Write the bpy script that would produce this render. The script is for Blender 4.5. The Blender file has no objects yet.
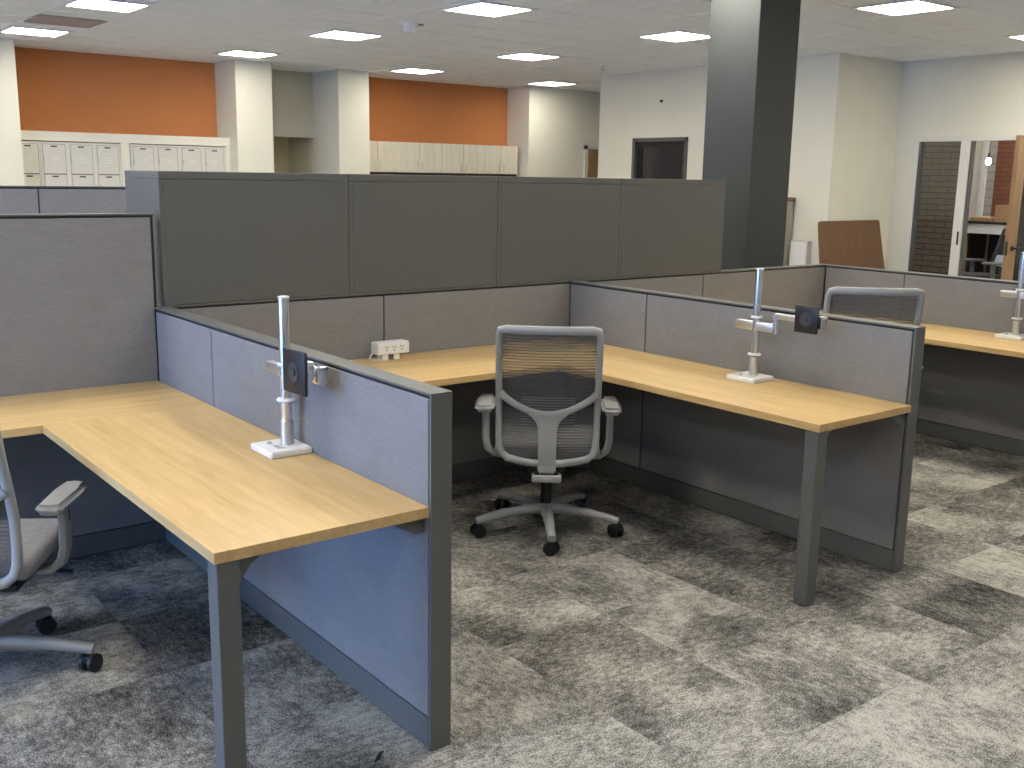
import bpy, bmesh, math, random
from mathutils import Vector, Matrix
random.seed(7)
SC = bpy.context.scene
COL = SC.collection
R = math.radians

# ---------------------------------------------------------------- materials
def new_mat(name):
    m = bpy.data.materials.new(name); m.use_nodes = True
    nt = m.node_tree; b = nt.nodes['Principled BSDF']
    return m, nt, b

def N(nt, typ, **kw):
    n = nt.nodes.new(typ)
    for k, v in kw.items(): setattr(n, k, v)
    return n

def setin(n, **kw):
    for k, v in kw.items(): n.inputs[k.replace('_', ' ')].default_value = v

def rgb(c): return (c[0], c[1], c[2], 1.0)

def plain(name, col, rough=.5, metal=0.0, noise=0.0, nscale=30, bump=0.0, bscale=200, spec=.5, stretch=(1, 1, 1)):
    m, nt, b = new_mat(name)
    setin(b, Roughness=rough, Metallic=metal)
    b.inputs['Specular IOR Level'].default_value = spec
    b.inputs['Base Color'].default_value = rgb(col)
    tc = N(nt, 'ShaderNodeTexCoord'); mp = N(nt, 'ShaderNodeMapping')
    mp.inputs['Scale'].default_value = stretch
    nt.links.new(tc.outputs['Object'], mp.inputs['Vector'])
    if noise or not bump:
        nz = N(nt, 'ShaderNodeTexNoise'); setin(nz, Scale=nscale, Detail=4.0)
        nt.links.new(mp.outputs['Vector'], nz.inputs['Vector'])
        cr = N(nt, 'ShaderNodeValToRGB')
        n_ = max(noise, .02)
        cr.color_ramp.elements[0].position = .25; cr.color_ramp.elements[1].position = .75
        cr.color_ramp.elements[0].color = rgb([c * (1 - n_) for c in col])
        cr.color_ramp.elements[1].color = rgb([min(1, c * (1 + n_)) for c in col])
        nt.links.new(nz.outputs['Fac'], cr.inputs['Fac'])
        nt.links.new(cr.outputs['Color'], b.inputs['Base Color'])
    if bump:
        n2 = N(nt, 'ShaderNodeTexNoise'); setin(n2, Scale=bscale, Detail=2.0)
        nt.links.new(mp.outputs['Vector'], n2.inputs['Vector'])
        bp = N(nt, 'ShaderNodeBump'); setin(bp, Strength=bump, Distance=.002)
        nt.links.new(n2.outputs['Fac'], bp.inputs['Height'])
        nt.links.new(bp.outputs['Normal'], b.inputs['Normal'])
    return m

def wood(name, c0, c1, along='X', rough=.42, scale=1.0):
    m, nt, b = new_mat(name)
    tc = N(nt, 'ShaderNodeTexCoord'); mp = N(nt, 'ShaderNodeMapping')
    s = {'X': (1.6, 26, 26), 'Y': (26, 1.6, 26), 'Z': (26, 26, 1.6)}[along]
    mp.inputs['Scale'].default_value = [v * scale for v in s]
    nt.links.new(tc.outputs['Object'], mp.inputs['Vector'])
    n1 = N(nt, 'ShaderNodeTexNoise'); setin(n1, Scale=1.0, Detail=5.0, Roughness=.6, Distortion=.3)
    n2 = N(nt, 'ShaderNodeTexNoise'); setin(n2, Scale=5.0, Detail=3.0)
    for n in (n1, n2): nt.links.new(mp.outputs['Vector'], n.inputs['Vector'])
    mx = N(nt, 'ShaderNodeMath', operation='MULTIPLY_ADD'); mx.inputs[1].default_value = .35; 
    nt.links.new(n2.outputs['Fac'], mx.inputs[0]); nt.links.new(n1.outputs['Fac'], mx.inputs[2])
    cr = N(nt, 'ShaderNodeValToRGB')
    cr.color_ramp.elements[0].position = .42; cr.color_ramp.elements[1].position = .92
    cr.color_ramp.elements[0].color = rgb(c0); cr.color_ramp.elements[1].color = rgb(c1)
    nt.links.new(mx.outputs[0], cr.inputs['Fac']); nt.links.new(cr.outputs['Color'], b.inputs['Base Color'])
    setin(b, Roughness=rough); b.inputs['Specular IOR Level'].default_value = .35
    return m

def brick(name, c1, c2, mortar, w=.2, h=.067):
    m, nt, b = new_mat(name)
    tc = N(nt, 'ShaderNodeTexCoord'); sp = N(nt, 'ShaderNodeSeparateXYZ'); cb = N(nt, 'ShaderNodeCombineXYZ')
    nt.links.new(tc.outputs['Object'], sp.inputs[0])
    ad = N(nt, 'ShaderNodeMath', operation='ADD')
    nt.links.new(sp.outputs['X'], ad.inputs[0]); nt.links.new(sp.outputs['Y'], ad.inputs[1])
    nt.links.new(ad.outputs[0], cb.inputs['X']); nt.links.new(sp.outputs['Z'], cb.inputs['Y'])
    bt = N(nt, 'ShaderNodeTexBrick')
    setin(bt, Color1=rgb(c1), Color2=rgb(c2), Mortar=rgb(mortar), Scale=1.0, Brick_Width=w, Row_Height=h)
    bt.inputs['Mortar Size'].default_value = .006
    nt.links.new(cb.outputs[0], bt.inputs['Vector'])
    nt.links.new(bt.outputs['Color'], b.inputs['Base Color']); setin(b, Roughness=.85)
    bp = N(nt, 'ShaderNodeBump'); setin(bp, Strength=.4, Distance=.004); bp.invert = True
    nt.links.new(bt.outputs['Fac'], bp.inputs['Height']); nt.links.new(bp.outputs['Normal'], b.inputs['Normal'])
    return m

def fabric(name, c, contrast=.15):
    m, nt, b = new_mat(name)
    tc = N(nt, 'ShaderNodeTexCoord')
    mp = N(nt, 'ShaderNodeMapping'); mp.inputs['Scale'].default_value = (40, 40, 300)
    mp2 = N(nt, 'ShaderNodeMapping'); mp2.inputs['Scale'].default_value = (7, 7, 14)
    for p in (mp, mp2): nt.links.new(tc.outputs['Object'], p.inputs['Vector'])
    n1 = N(nt, 'ShaderNodeTexNoise'); setin(n1, Scale=1.0, Detail=3.0, Roughness=.7)
    n2 = N(nt, 'ShaderNodeTexNoise'); setin(n2, Scale=1.0, Detail=4.0)
    nt.links.new(mp.outputs['Vector'], n1.inputs['Vector']); nt.links.new(mp2.outputs['Vector'], n2.inputs['Vector'])
    mx = N(nt, 'ShaderNodeMath', operation='MULTIPLY_ADD'); mx.inputs[1].default_value = .35
    nt.links.new(n2.outputs['Fac'], mx.inputs[0]); nt.links.new(n1.outputs['Fac'], mx.inputs[2])
    cr = N(nt, 'ShaderNodeValToRGB')
    cr.color_ramp.elements[0].position = .4; cr.color_ramp.elements[1].position = .95
    cr.color_ramp.elements[0].color = rgb([v * (1 - contrast) for v in c])
    cr.color_ramp.elements[1].color = rgb([v * (1 + contrast) for v in c])
    nt.links.new(mx.outputs[0], cr.inputs['Fac']); nt.links.new(cr.outputs['Color'], b.inputs['Base Color'])
    setin(b, Roughness=.95); b.inputs['Specular IOR Level'].default_value = .15
    bp = N(nt, 'ShaderNodeBump'); setin(bp, Strength=.25, Distance=.001)
    nt.links.new(n1.outputs['Fac'], bp.inputs['Height']); nt.links.new(bp.outputs['Normal'], b.inputs['Normal'])
    return m

def carpet():
    m, nt, b = new_mat('carpet_tile')
    L = nt.links.new
    tc = N(nt, 'ShaderNodeTexCoord')
    mp = N(nt, 'ShaderNodeMapping'); mp.inputs['Location'].default_value = (-1.06 + 50, -.42 + 50, 0)
    L(tc.outputs['Object'], mp.inputs['Vector'])
    sc = N(nt, 'ShaderNodeVectorMath', operation='SCALE'); sc.inputs['Scale'].default_value = 2.0
    L(mp.outputs['Vector'], sc.inputs[0])
    fl = N(nt, 'ShaderNodeVectorMath', operation='FLOOR'); L(sc.outputs[0], fl.inputs[0])
    fr = N(nt, 'ShaderNodeVectorMath', operation='FRACTION'); L(sc.outputs[0], fr.inputs[0])
    wn = N(nt, 'ShaderNodeTexWhiteNoise', noise_dimensions='3D'); L(fl.outputs[0], wn.inputs['Vector'])
    # every tile shows its own cut of the pattern
    off = N(nt, 'ShaderNodeVectorMath', operation='SCALE'); off.inputs['Scale'].default_value = 3.0
    L(wn.outputs['Color'], off.inputs[0])
    po = N(nt, 'ShaderNodeVectorMath', operation='ADD'); L(off.outputs[0], po.inputs[1])
    # quarter-turned tiles
    sx = N(nt, 'ShaderNodeSeparateXYZ'); L(mp.outputs['Vector'], sx.inputs[0])
    cx = N(nt, 'ShaderNodeCombineXYZ'); L(sx.outputs['Y'], cx.inputs['X']); L(sx.outputs['X'], cx.inputs['Y'])
    sw = N(nt, 'ShaderNodeSeparateColor'); L(wn.outputs['Color'], sw.inputs[0])
    gt = N(nt, 'ShaderNodeMath', operation='GREATER_THAN'); gt.inputs[1].default_value = .5; L(sw.outputs[1], gt.inputs[0])
    mv = N(nt, 'ShaderNodeMix', data_type='VECTOR'); L(gt.outputs[0], mv.inputs[0]); L(mp.outputs['Vector'], mv.inputs[4]); L(cx.outputs[0], mv.inputs[5])
    L(mv.outputs[1], po.inputs[0])
    big = N(nt, 'ShaderNodeTexNoise'); setin(big, Scale=2.5, Detail=5.0, Roughness=.62, Distortion=.1); L(po.outputs[0], big.inputs['Vector'])
    m1 = N(nt, 'ShaderNodeMapping'); m1.inputs['Scale'].default_value = (30, 46, 42); L(po.outputs[0], m1.inputs['Vector'])
    mid = N(nt, 'ShaderNodeTexNoise'); setin(mid, Scale=1.0, Detail=5.0, Roughness=.7); L(m1.outputs['Vector'], mid.inputs['Vector'])
    m2 = N(nt, 'ShaderNodeMapping'); m2.inputs['Scale'].default_value = (170, 190, 170); L(mp.outputs['Vector'], m2.inputs['Vector'])
    fine = N(nt, 'ShaderNodeTexNoise'); setin(fine, Scale=1.0, Detail=2.0, Roughness=.7); L(m2.outputs['Vector'], fine.inputs['Vector'])
    def mad(a, k, c):
        n = N(nt, 'ShaderNodeMath', operation='MULTIPLY_ADD'); L(a, n.inputs[0]); n.inputs[1].default_value = k
        if isinstance(c, float): n.inputs[2].default_value = c
        else: L(c, n.inputs[2])
        return n.outputs[0]
    v = mad(big.outputs['Fac'], 2.5, -1.25)
    v = mad(mid.outputs['Fac'], 1.2, mad(fine.outputs['Fac'], 1.65, mad(v, .64, -.95)))
    v = mad(wn.outputs['Value'], .20, v)
    cr = N(nt, 'ShaderNodeValToRGB')
    e = cr.color_ramp.elements
    e[0].position = .12; e[0].color = rgb(CARPET[0])
    e[1].position = .95; e[1].color = rgb(CARPET[2])
    k = e.new(.52); k.color = rgb(CARPET[1])
    L(v, cr.inputs['Fac']); L(cr.outputs['Color'], b.inputs['Base Color'])
    setin(b, Roughness=1.0); b.inputs['Specular IOR Level'].default_value = .05
    bp = N(nt, 'ShaderNodeBump'); setin(bp, Strength=.35, Distance=.004)
    L(fine.outputs['Fac'], bp.inputs['Height']); L(bp.outputs['Normal'], b.inputs['Normal'])
    return m

def mesh_fabric(name, c, open_=.42):
    m, nt, b = new_mat(name)
    L = nt.links.new
    out = nt.nodes['Material Output']
    tc = N(nt, 'ShaderNodeTexCoord')
    wv = N(nt, 'ShaderNodeTexWave', wave_type='BANDS', bands_direction='Z'); setin(wv, Scale=24.0, Distortion=1.1, Detail=1.0)
    wv.inputs['Detail Scale'].default_value = .12
    L(tc.outputs['Object'], wv.inputs['Vector'])
    mr = N(nt, 'ShaderNodeMapRange'); mr.inputs['To Min'].default_value = open_ - .16; mr.inputs['To Max'].default_value = open_ + .14
    L(wv.outputs['Fac'], mr.inputs['Value'])
    tr = N(nt, 'ShaderNodeBsdfTransparent'); mx = N(nt, 'ShaderNodeMixShader')
    setin(b, Roughness=.8); b.inputs['Base Color'].default_value = rgb(c)
    L(mr.outputs[0], mx.inputs['Fac']); L(b.outputs[0], mx.inputs[1]); L(tr.outputs[0], mx.inputs[2])
    L(mx.outputs[0], out.inputs['Surface'])
    return m

def glass(name, tint=(.9, .95, .93), t=.85):
    m, nt, b = new_mat(name)
    L = nt.links.new
    out = nt.nodes['Material Output']
    tr = N(nt, 'ShaderNodeBsdfTransparent'); tr.inputs[0].default_value = rgb(tint)
    gl = N(nt, 'ShaderNodeBsdfGlossy'); gl.inputs['Roughness'].default_value = .03
    fz = N(nt, 'ShaderNodeFresnel'); fz.inputs[0].default_value = 1.45
    mx = N(nt, 'ShaderNodeMixShader'); L(fz.outputs[0], mx.inputs['Fac']); L(tr.outputs[0], mx.inputs[1]); L(gl.outputs[0], mx.inputs[2])
    L(mx.outputs[0], out.inputs['Surface'])
    return m

def emit(name, c, s):
    m, nt, b = new_mat(name)
    b.inputs['Base Color'].default_value = rgb((.8, .8, .8))
    b.inputs['Emission Color'].default_value = rgb(c); b.inputs['Emission Strength'].default_value = s
    nz = N(nt, 'ShaderNodeTexNoise'); nz.inputs['Scale'].default_value = 3
    return m

LAMP = 13.0
CARPET = [(.030, .028, .026), (.185, .174, .152), (.55, .52, .445)]
M = {}
M['carpet'] = carpet()
M['ceiling'] = plain('ceiling_tile', (.87, .89, .92), .95, noise=.03, nscale=60, bump=.2, bscale=300)
M['tbar'] = plain('white_grid_bar', (.92, .92, .92), .5)
M['wall'] = plain('cream_wall_paint', (.77, .74, .635), .85, noise=.015, nscale=3, bump=.05, bscale=250)
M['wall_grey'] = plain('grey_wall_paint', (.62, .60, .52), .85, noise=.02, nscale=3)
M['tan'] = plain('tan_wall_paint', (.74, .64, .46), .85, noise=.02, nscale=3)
M['orange'] = plain('orange_wall_paint', (.54, .205, .068), .8, noise=.03, nscale=3, bump=.05, bscale=250)
M['pillar'] = plain('dark_grey_gloss_paint', (.056, .060, .058), .6, spec=.22, noise=.05, nscale=2, bump=.04, bscale=60)
M['fabric'] = fabric('grey_panel_fabric', (.22, .212, .205))
M['core'] = plain('black_reveal', (.008, .008, .009), .6)
M['trim'] = plain('grey_panel_trim', (.118, .120, .110), .45, noise=.02, nscale=80, bump=.05, bscale=700)
M['bin'] = plain('grey_storage_steel', (.098, .096, .086), .5, noise=.02, nscale=60, bump=.05, bscale=700)
M['oak_x'] = wood('oak_laminate_lengthwise', (.50, .32, .125), (.68, .48, .225), 'X')
M['oak_y'] = wood('oak_laminate_crosswise', (.50, .32, .125), (.68, .48, .225), 'Y')
M['edge'] = M['oak_x']
M['chrome'] = plain('polished_aluminium', (.80, .80, .80), .24, 1.0, noise=.02)
M['brushed'] = plain('brushed_aluminium', (.66, .66, .65), .38, 1.0, noise=.05, nscale=90)
M['white'] = plain('white_plastic', (.80, .79, .76), .35)
M['black'] = plain('black_plastic', (.010, .010, .011), .45)
M['steel_black'] = plain('black_steel', (.012, .012, .013), .4)
M['chair'] = plain('light_grey_plastic', (.32, .32, .305), .42, noise=.02)
M['mesh'] = mesh_fabric('chair_mesh', (.10, .098, .098), .28)
M['lumbar'] = plain('grey_lumbar_plastic', (.42, .44, .48), .3)
M['seat'] = fabric('grey_seat_fabric', (.27, .26, .26), .2)
M['chair_dark'] = plain('charcoal_plastic', (.035, .038, .040), .45)
M['chair_mid'] = plain('mid_grey_plastic', (.11, .115, .115), .45)
M['mesh_dark'] = mesh_fabric('dark_chair_mesh', (.03, .032, .035), .25)
M['seat_dark'] = fabric('charcoal_seat_fabric', (.04, .042, .045), .2)
M['locker'] = plain('white_locker_steel', (.66, .635, .57), .4, noise=.01)
M['dark_gap'] = plain('dark_slot', (.05, .048, .045), .6)
M['cab'] = wood('pale_wood_laminate', (.62, .57, .46), (.76, .71, .60), 'Z', .5)
M['cab_dark'] = plain('dark_brown_strip', (.035, .016, .010), .6)
M['brown'] = wood('brown_laminate', (.16, .085, .045), (.21, .115, .062), 'Z', .5)
M['beige'] = plain('beige_steel', (.34, .32, .26), .5, noise=.02)
M['door'] = wood('oak_door_veneer', (.28, .165, .08), (.37, .23, .12), 'Z', .4)
M['alu'] = plain('white_door_frame_paint', (.74, .72, .66), .4)
M['dframe'] = plain('grey_door_frame_paint', (.10, .10, .10), .4)
M['dglass'] = plain('dark_room_glass', (.030, .022, .030), .12, noise=.1, nscale=2)
M['glass'] = glass('clear_glass')
M['brick_grey'] = brick('grey_brown_brick', (.135, .092, .074), (.110, .085, .072), (.028, .022, .018), .26, .072)
M['brick_red'] = brick('red_brick', (.22, .08, .04), (.18, .065, .035), (.10, .06, .04))
M['block'] = brick('grey_block', (.36, .36, .33), (.33, .33, .31), (.20, .2, .19), .4, .12)
M['card'] = plain('cardboard', (.42, .25, .13), .9, noise=.06, nscale=12)
M['dark_top'] = plain('dark_counter', (.03, .022, .018), .4)
M['lamp'] = emit('light_diffuser', (1.0, .945, .83), LAMP)
M['lamp_dim'] = emit('dimmed_light_diffuser', (1.0, .945, .83), LAMP*.58)
M['bulb'] = emit('glowing_bulb', (1.0, .9, .75), 14.0)
M['vent'] = plain('pinkish_return_grille', (.50, .37, .33), .7, noise=.05)
M['socket'] = plain('grey_socket_slots', (.16, .16, .16), .5)

# ---------------------------------------------------------------- mesh builder
class MB:
    def __init__(s): s.bm = bmesh.new()
    def _merge(s, t, mat=None):
        if mat is not None: bmesh.ops.transform(t, matrix=mat, verts=t.verts)
        me = bpy.data.meshes.new('tmp'); t.to_mesh(me); t.free(); s.bm.from_mesh(me); bpy.data.meshes.remove(me)
        return s
    def box(s, x0, x1, y0, y1, z0, z1, bev=0, seg=2, mat=None):
        t = bmesh.new()
        bmesh.ops.create_cube(t, size=1, matrix=Matrix.Translation(((x0+x1)/2, (y0+y1)/2, (z0+z1)/2)) @ Matrix.Diagonal((abs(x1-x0), abs(y1-y0), abs(z1-z0), 1)))
        if bev: bmesh.ops.bevel(t, geom=list(t.edges), offset=bev, segments=seg, affect='EDGES', profile=.5)
        return s._merge(t, mat)
    def cyl(s, p0, p1, r0, r1=None, n=24, bev=0, cap=True):
        p0 = Vector(p0); p1 = Vector(p1); d = p1 - p0
        t = bmesh.new()
        bmesh.ops.create_cone(t, cap_ends=cap, segments=n, radius1=r0, radius2=r0 if r1 is None else r1, depth=d.length)
        if bev:
            bmesh.ops.bevel(t, geom=[e for e in t.edges if any(len(f.verts) > 4 for f in e.link_faces)], offset=bev, segments=2, affect='EDGES')
        q = Vector((0, 0, 1)).rotation_difference(d.normalized())
        return s._merge(t, Matrix.Translation((p0+p1)/2) @ q.to_matrix().to_4x4())
    def sphere(s, c, r, sx=1, sy=1, sz=1, n=16):
        t = bmesh.new(); bmesh.ops.create_uvsphere(t, u_segments=n, v_segments=n//2, radius=r)
        return s._merge(t, Matrix.Translation(c) @ Matrix.Diagonal((sx, sy, sz, 1)))
    def lathe(s, prof, c=(0, 0, 0), n=24):
        t = bmesh.new(); rings = []
        for r, z in prof:
            rings.append([t.verts.new((c[0]+r*math.cos(2*math.pi*i/n), c[1]+r*math.sin(2*math.pi*i/n), c[2]+z)) for i in range(n)])
        for a, b in zip(rings, rings[1:]):
            for i in range(n): t.faces.new((a[i], a[(i+1) % n], b[(i+1) % n], b[i]))
        t.faces.new(rings[0][::-1]); t.faces.new(rings[-1])
        bmesh.ops.recalc_face_normals(t, faces=t.faces)
        return s._merge(t)
    def sweep(s, path, wid, dep, up, closed=False, n=10, power=2.6):
        """tube with a superellipse section: wid across the path in the plane normal to `up`, dep along `up`"""
        P = [Vector(p) for p in path]; k = len(P); t = bmesh.new(); rings = []
        for i in range(k):
            a = P[(i-1) % k] if (closed or i > 0) else P[i]
            b = P[(i+1) % k] if (closed or i < k-1) else P[i]
            tg = (b-a).normalized()
            u = up(i) if callable(up) else Vector(up)
            sd = tg.cross(u).normalized(); nn = sd.cross(tg).normalized()
            w = wid[i] if isinstance(wid, (list, tuple)) else wid
            d = dep[i] if isinstance(dep, (list, tuple)) else dep
            ring = []
            for j in range(n):
                th = 2*math.pi*j/n; c, q = math.cos(th), math.sin(th)
                ring.append(t.verts.new(P[i] + sd*(w/2*math.copysign(abs(c)**(2/power), c)) + nn*(d/2*math.copysign(abs(q)**(2/power), q))))
            rings.append(ring)
        m = k if closed else k-1
        for i in range(m):
            a, b = rings[i], rings[(i+1) % k]
            for j in range(n): t.faces.new((a[j], a[(j+1) % n], b[(j+1) % n], b[j]))
        if not closed: t.faces.new(rings[0][::-1]); t.faces.new(rings[-1])
        bmesh.ops.recalc_face_normals(t, faces=t.faces)
        return s._merge(t)
    def rows(s, rows, surf, y0, y1):
        """solid plate on a curved back surface: rows of (z, [u...]) mapped through surf(u, z, offset)"""
        t = bmesh.new(); F = []; B = []
        for z, us in rows:
            F.append([t.verts.new(surf(u, z, y0)) for u in us]); B.append([t.verts.new(surf(u, z, y1)) for u in us])
        nr, nc = len(rows), len(rows[0][1])
        for i in range(nr-1):
            for j in range(nc-1):
                t.faces.new((F[i][j], F[i][j+1], F[i+1][j+1], F[i+1][j])); t.faces.new((B[i][j], B[i+1][j], B[i+1][j+1], B[i][j+1]))
        for i in range(nr-1):
            t.faces.new((F[i][0], F[i+1][0], B[i+1][0], B[i][0])); t.faces.new((F[i][-1], B[i][-1], B[i+1][-1], F[i+1][-1]))
        for j in range(nc-1):
            t.faces.new((F[0][j], B[0][j], B[0][j+1], F[0][j+1])); t.faces.new((F[-1][j], F[-1][j+1], B[-1][j+1], B[-1][j]))
        bmesh.ops.recalc_face_normals(t, faces=t.faces)
        return s._merge(t)
    def prism(s, pts, z0, z1, bev=0, mat=None):
        t = bmesh.new(); a = [t.verts.new((x, y, z0)) for x, y in pts]; b = [t.verts.new((x, y, z1)) for x, y in pts]
        n = len(pts)
        for i in range(n): t.faces.new((a[i], a[(i+1) % n], b[(i+1) % n], b[i]))
        t.faces.new(a[::-1]); t.faces.new(b)
        bmesh.ops.recalc_face_normals(t, faces=t.faces)
        if bev:
            bmesh.ops.bevel(t, geom=list(t.edges), offset=bev, segments=3, affect='EDGES')
        return s._merge(t, mat)
    def build(s, name, mat, parent=None, smooth=False, world=False, origin=None):
        me = bpy.data.meshes.new(name)
        off = None
        if parent is not None and world: off = world_loc(parent)
        elif origin is not None: off = Vector(origin)
        if off is not None: bmesh.ops.translate(s.bm, verts=s.bm.verts, vec=-off)
        s.bm.to_mesh(me); s.bm.free()
        me.materials.append(M[mat] if isinstance(mat, str) else mat)
        if smooth:
            for p in me.polygons: p.use_smooth = True
            try: me.set_sharp_from_angle(angle=R(38))
            except Exception: pass
        o = bpy.data.objects.new(name, me); COL.objects.link(o)
        if parent is not None: o.parent = parent
        elif origin is not None: o.location = origin
        return o

def world_loc(o):
    v = Vector((0, 0, 0))
    while o is not None: v = v + Vector(o.location); o = o.parent
    return v

def thing(name, label, cat, loc=(0, 0, 0), rz=0, group=None):
    o = bpy.data.objects.new(name, None); COL.objects.link(o)
    o.empty_display_size = .1
    o.location = loc; o.rotation_euler = (0, 0, rz)
    return tag(o, label, cat, group)

def tag(o, label, cat, group=None):
    o['label'] = label; o['category'] = cat
    if group: o['group'] = group
    return o

def struct(o, label=None):
    o['kind'] = 'structure'
    if label: o['label'] = label
    return o

def copy_thing(root, loc, rz, label, group=None):
    r = root.copy(); COL.objects.link(r); r.location = loc; r.rotation_euler = (0, 0, rz); r['label'] = label
    if group: r['group'] = group
    def rec(src, dst):
        for ch in list(src.children):
            c = ch.copy(); COL.objects.link(c); c.parent = dst
            rec(ch, c)
    rec(root, r)
    return r

# ---------------------------------------------------------------- camera
cam = bpy.data.cameras.new('camera'); co = bpy.data.objects.new('camera', cam); COL.objects.link(co)
F_PX, YAW, PITCH, ROLL = 1035.51, R(37.983), R(11.3606), R(.952)
fwd = Vector((math.sin(YAW)*math.cos(PITCH), math.cos(YAW)*math.cos(PITCH), -math.sin(PITCH)))
rt = Vector((math.cos(YAW), -math.sin(YAW), 0)); up = rt.cross(fwd)
r2 = rt*math.cos(ROLL) + up*math.sin(ROLL); u2 = up*math.cos(ROLL) - rt*math.sin(ROLL)
mw = Matrix.Identity(4)
for i in range(3): mw[i][0] = r2[i]; mw[i][1] = u2[i]; mw[i][2] = -fwd[i]
mw.translation = (-1.504, -2.279, 1.635)
co.matrix_world = mw
cam.sensor_fit = 'HORIZONTAL'; cam.sensor_width = 36; cam.lens = 36*F_PX/1024
cam.clip_start = .05; cam.clip_end = 100
SC.camera = co

# ---------------------------------------------------------------- room shell
H = 3.01
XL, YB = -6.4, -6.6                       # left wall and the wall behind the viewpoint
def sbox(name, mat, *a, label=None, parent=None, **k):
    o = MB().box(*a, **k).build(name, mat)
    return struct(o, label)

sbox('floor', 'carpet', XL-.2, 14.0, YB-.2, 12.4, -.1, 0)
sbox('ceiling', 'ceiling', XL-.2, 14.0, YB-.2, 12.4, H, H+.1)
g = MB()
x = 1.43-.305-.61*9
while x < 9.7:
    g.box(x-.012, x+.012, YB, 11.3, H-.004, H+.002); x += .61
y = 5.13-.305-.61*19
while y < 11.3:
    g.box(XL, 9.75, y-.012, y+.012, H-.004, H+.002); y += .61
struct(g.build('trim_1', 'tbar'), 'white ceiling grid bars')

# back walls, deepest first
sbox('wall_back', 'orange', 1.2, 4.1, 11.2, 11.32, 0, H, label='orange wall above the white lockers')
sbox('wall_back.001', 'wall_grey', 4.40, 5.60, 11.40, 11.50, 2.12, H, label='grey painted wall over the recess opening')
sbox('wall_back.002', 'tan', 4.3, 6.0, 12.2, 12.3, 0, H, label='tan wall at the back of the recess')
sbox('wall_back.003', 'orange', 5.9, 9.1, 11.36, 11.48, 0, H, label='orange wall above the pale wall cabinets')
sbox('wall_back.004', 'wall', 8.96, 13.0, 10.8, 11.4, 0, H)
sbox('wall_back.005', 'wall', XL, .93, 11.2, 11.32, 0, H)
sbox('column', 'wall', .90, 1.435, 10.45, 11.32, 0, H, label='white wall column at the left end of the lockers')
sbox('column.001', 'wall', 4.02, 4.51, 10.55, 12.25, 0, H, label='white column right of the lockers')
sbox('column.002', 'wall', 5.525, 6.0, 10.65, 12.25, 0, H, label='white column left of the wall cabinets')
sbox('wall_back.006', 'wall', 12.9, 13.0, 8.6, 11.4, 0, H)
sbox('trim_2', 'wall', 1.435, 4.02, 10.80, 11.2, 1.948, 2.056, label='white bulkhead over the lockers')
sbox('trim_3', 'wall', 2.632, 2.738, 10.805, 11.2, 0, 1.948, label='white filler strip between the locker groups')
# right side: long wall with the dark doorway, jog, wall with the glazed door
w = MB()
w.box(8.55, 8.67, 4.87, 7.04, 0, H).box(8.55, 8.67, 8.03, 8.72, 0, H).box(8.55, 8.67, 7.04, 8.03, 2.157, H)
sbox('wall_right.003', 'wall', 8.67, 13, 8.60, 8.72, 0, H)
struct(w.build('wall_right', 'wall'), 'white wall with the dark grey doorway')
sbox('wall_right.001', 'wall', 8.67, 9.89, 4.87, 4.99, 0, H, label='short white wall behind the brown board')
w = MB()
w.box(9.77, 9.89, 4.63, 4.87, 0, H).box(9.77, 9.89, 3.0, 4.63, 2.135, H).box(9.77, 9.89, YB, 3.0, 0, H)
struct(w.build('wall_right.002', 'wall'), 'white wall around the open wooden door')
sbox('wall_left', 'wall', XL-.12, XL, YB, 11.3, 0, .25)
w = MB(); w.box(XL-.12, XL, YB, 11.3, 2.1, H).box(XL-.12, XL, YB, -.3, .25, 2.1).box(XL-.12, XL, 3.1, 11.3, .25, 2.1)
w.box(XL-.12, XL, 1.3, 1.5, .25, 2.1)
struct(w.build('wall_left.001', 'wall'))
sbox('wall_front', 'wall', XL-.12, 9.89, YB-.12, YB, 0, H)
n = 1
for a, b in ((-.3, 1.3), (1.5, 3.1)):
    f = MB()
    f.box(XL-.1, XL-.02, a, b, .25, .30).box(XL-.1, XL-.02, a, b, 2.05, 2.1).box(XL-.1, XL-.02, a, a+.05, .3, 2.05).box(XL-.1, XL-.02, b-.05, b, .3, 2.05)
    f.box(XL-.08, XL-.04, (a+b)/2-.025, (a+b)/2+.025, .3, 2.05)
    struct(f.build('window_%d' % n, 'alu')); n += 1
# baseboards along the visible right walls
for nm, a in (('baseboard_right', (8.54, 8.55, 4.87, 7.0)), ('baseboard_back', (8.55, 9.77, 4.86, 4.87))):
    sbox(nm, 'dframe', *a, 0, .1)

# grey structural pillar
struct(MB().box(4.236, 4.662, 2.45, 2.89, 0, H, .004).build('pillar', 'pillar'), 'dark grey painted structural pillar behind the storage cabinets')

# dark doorway in the long white wall
d = MB(); d.box(8.53, 8.68, 7.98, 8.03, 0, 2.157).box(8.53, 8.68, 7.04, 7.08, 0, 2.157).box(8.53, 8.68, 7.04, 8.03, 2.107, 2.157)
door = struct(d.build('door_1', 'dframe'), 'dark grey doorway with dark glazed door')
MB().box(8.60, 8.64, 7.08, 7.98, .005, 2.107).build('leaf', 'dglass', door)
MB().box(8.585, 8.60, 7.08, 7.16, .005, 2.107).box(8.585, 8.60, 7.90, 7.98, .005, 2.107).box(8.585, 8.60, 7.16, 7.90, 2.03, 2.107).box(8.585, 8.60, 7.16, 7.90, .005, .2).build('leaf_frame', 'steel_black', door)

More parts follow.
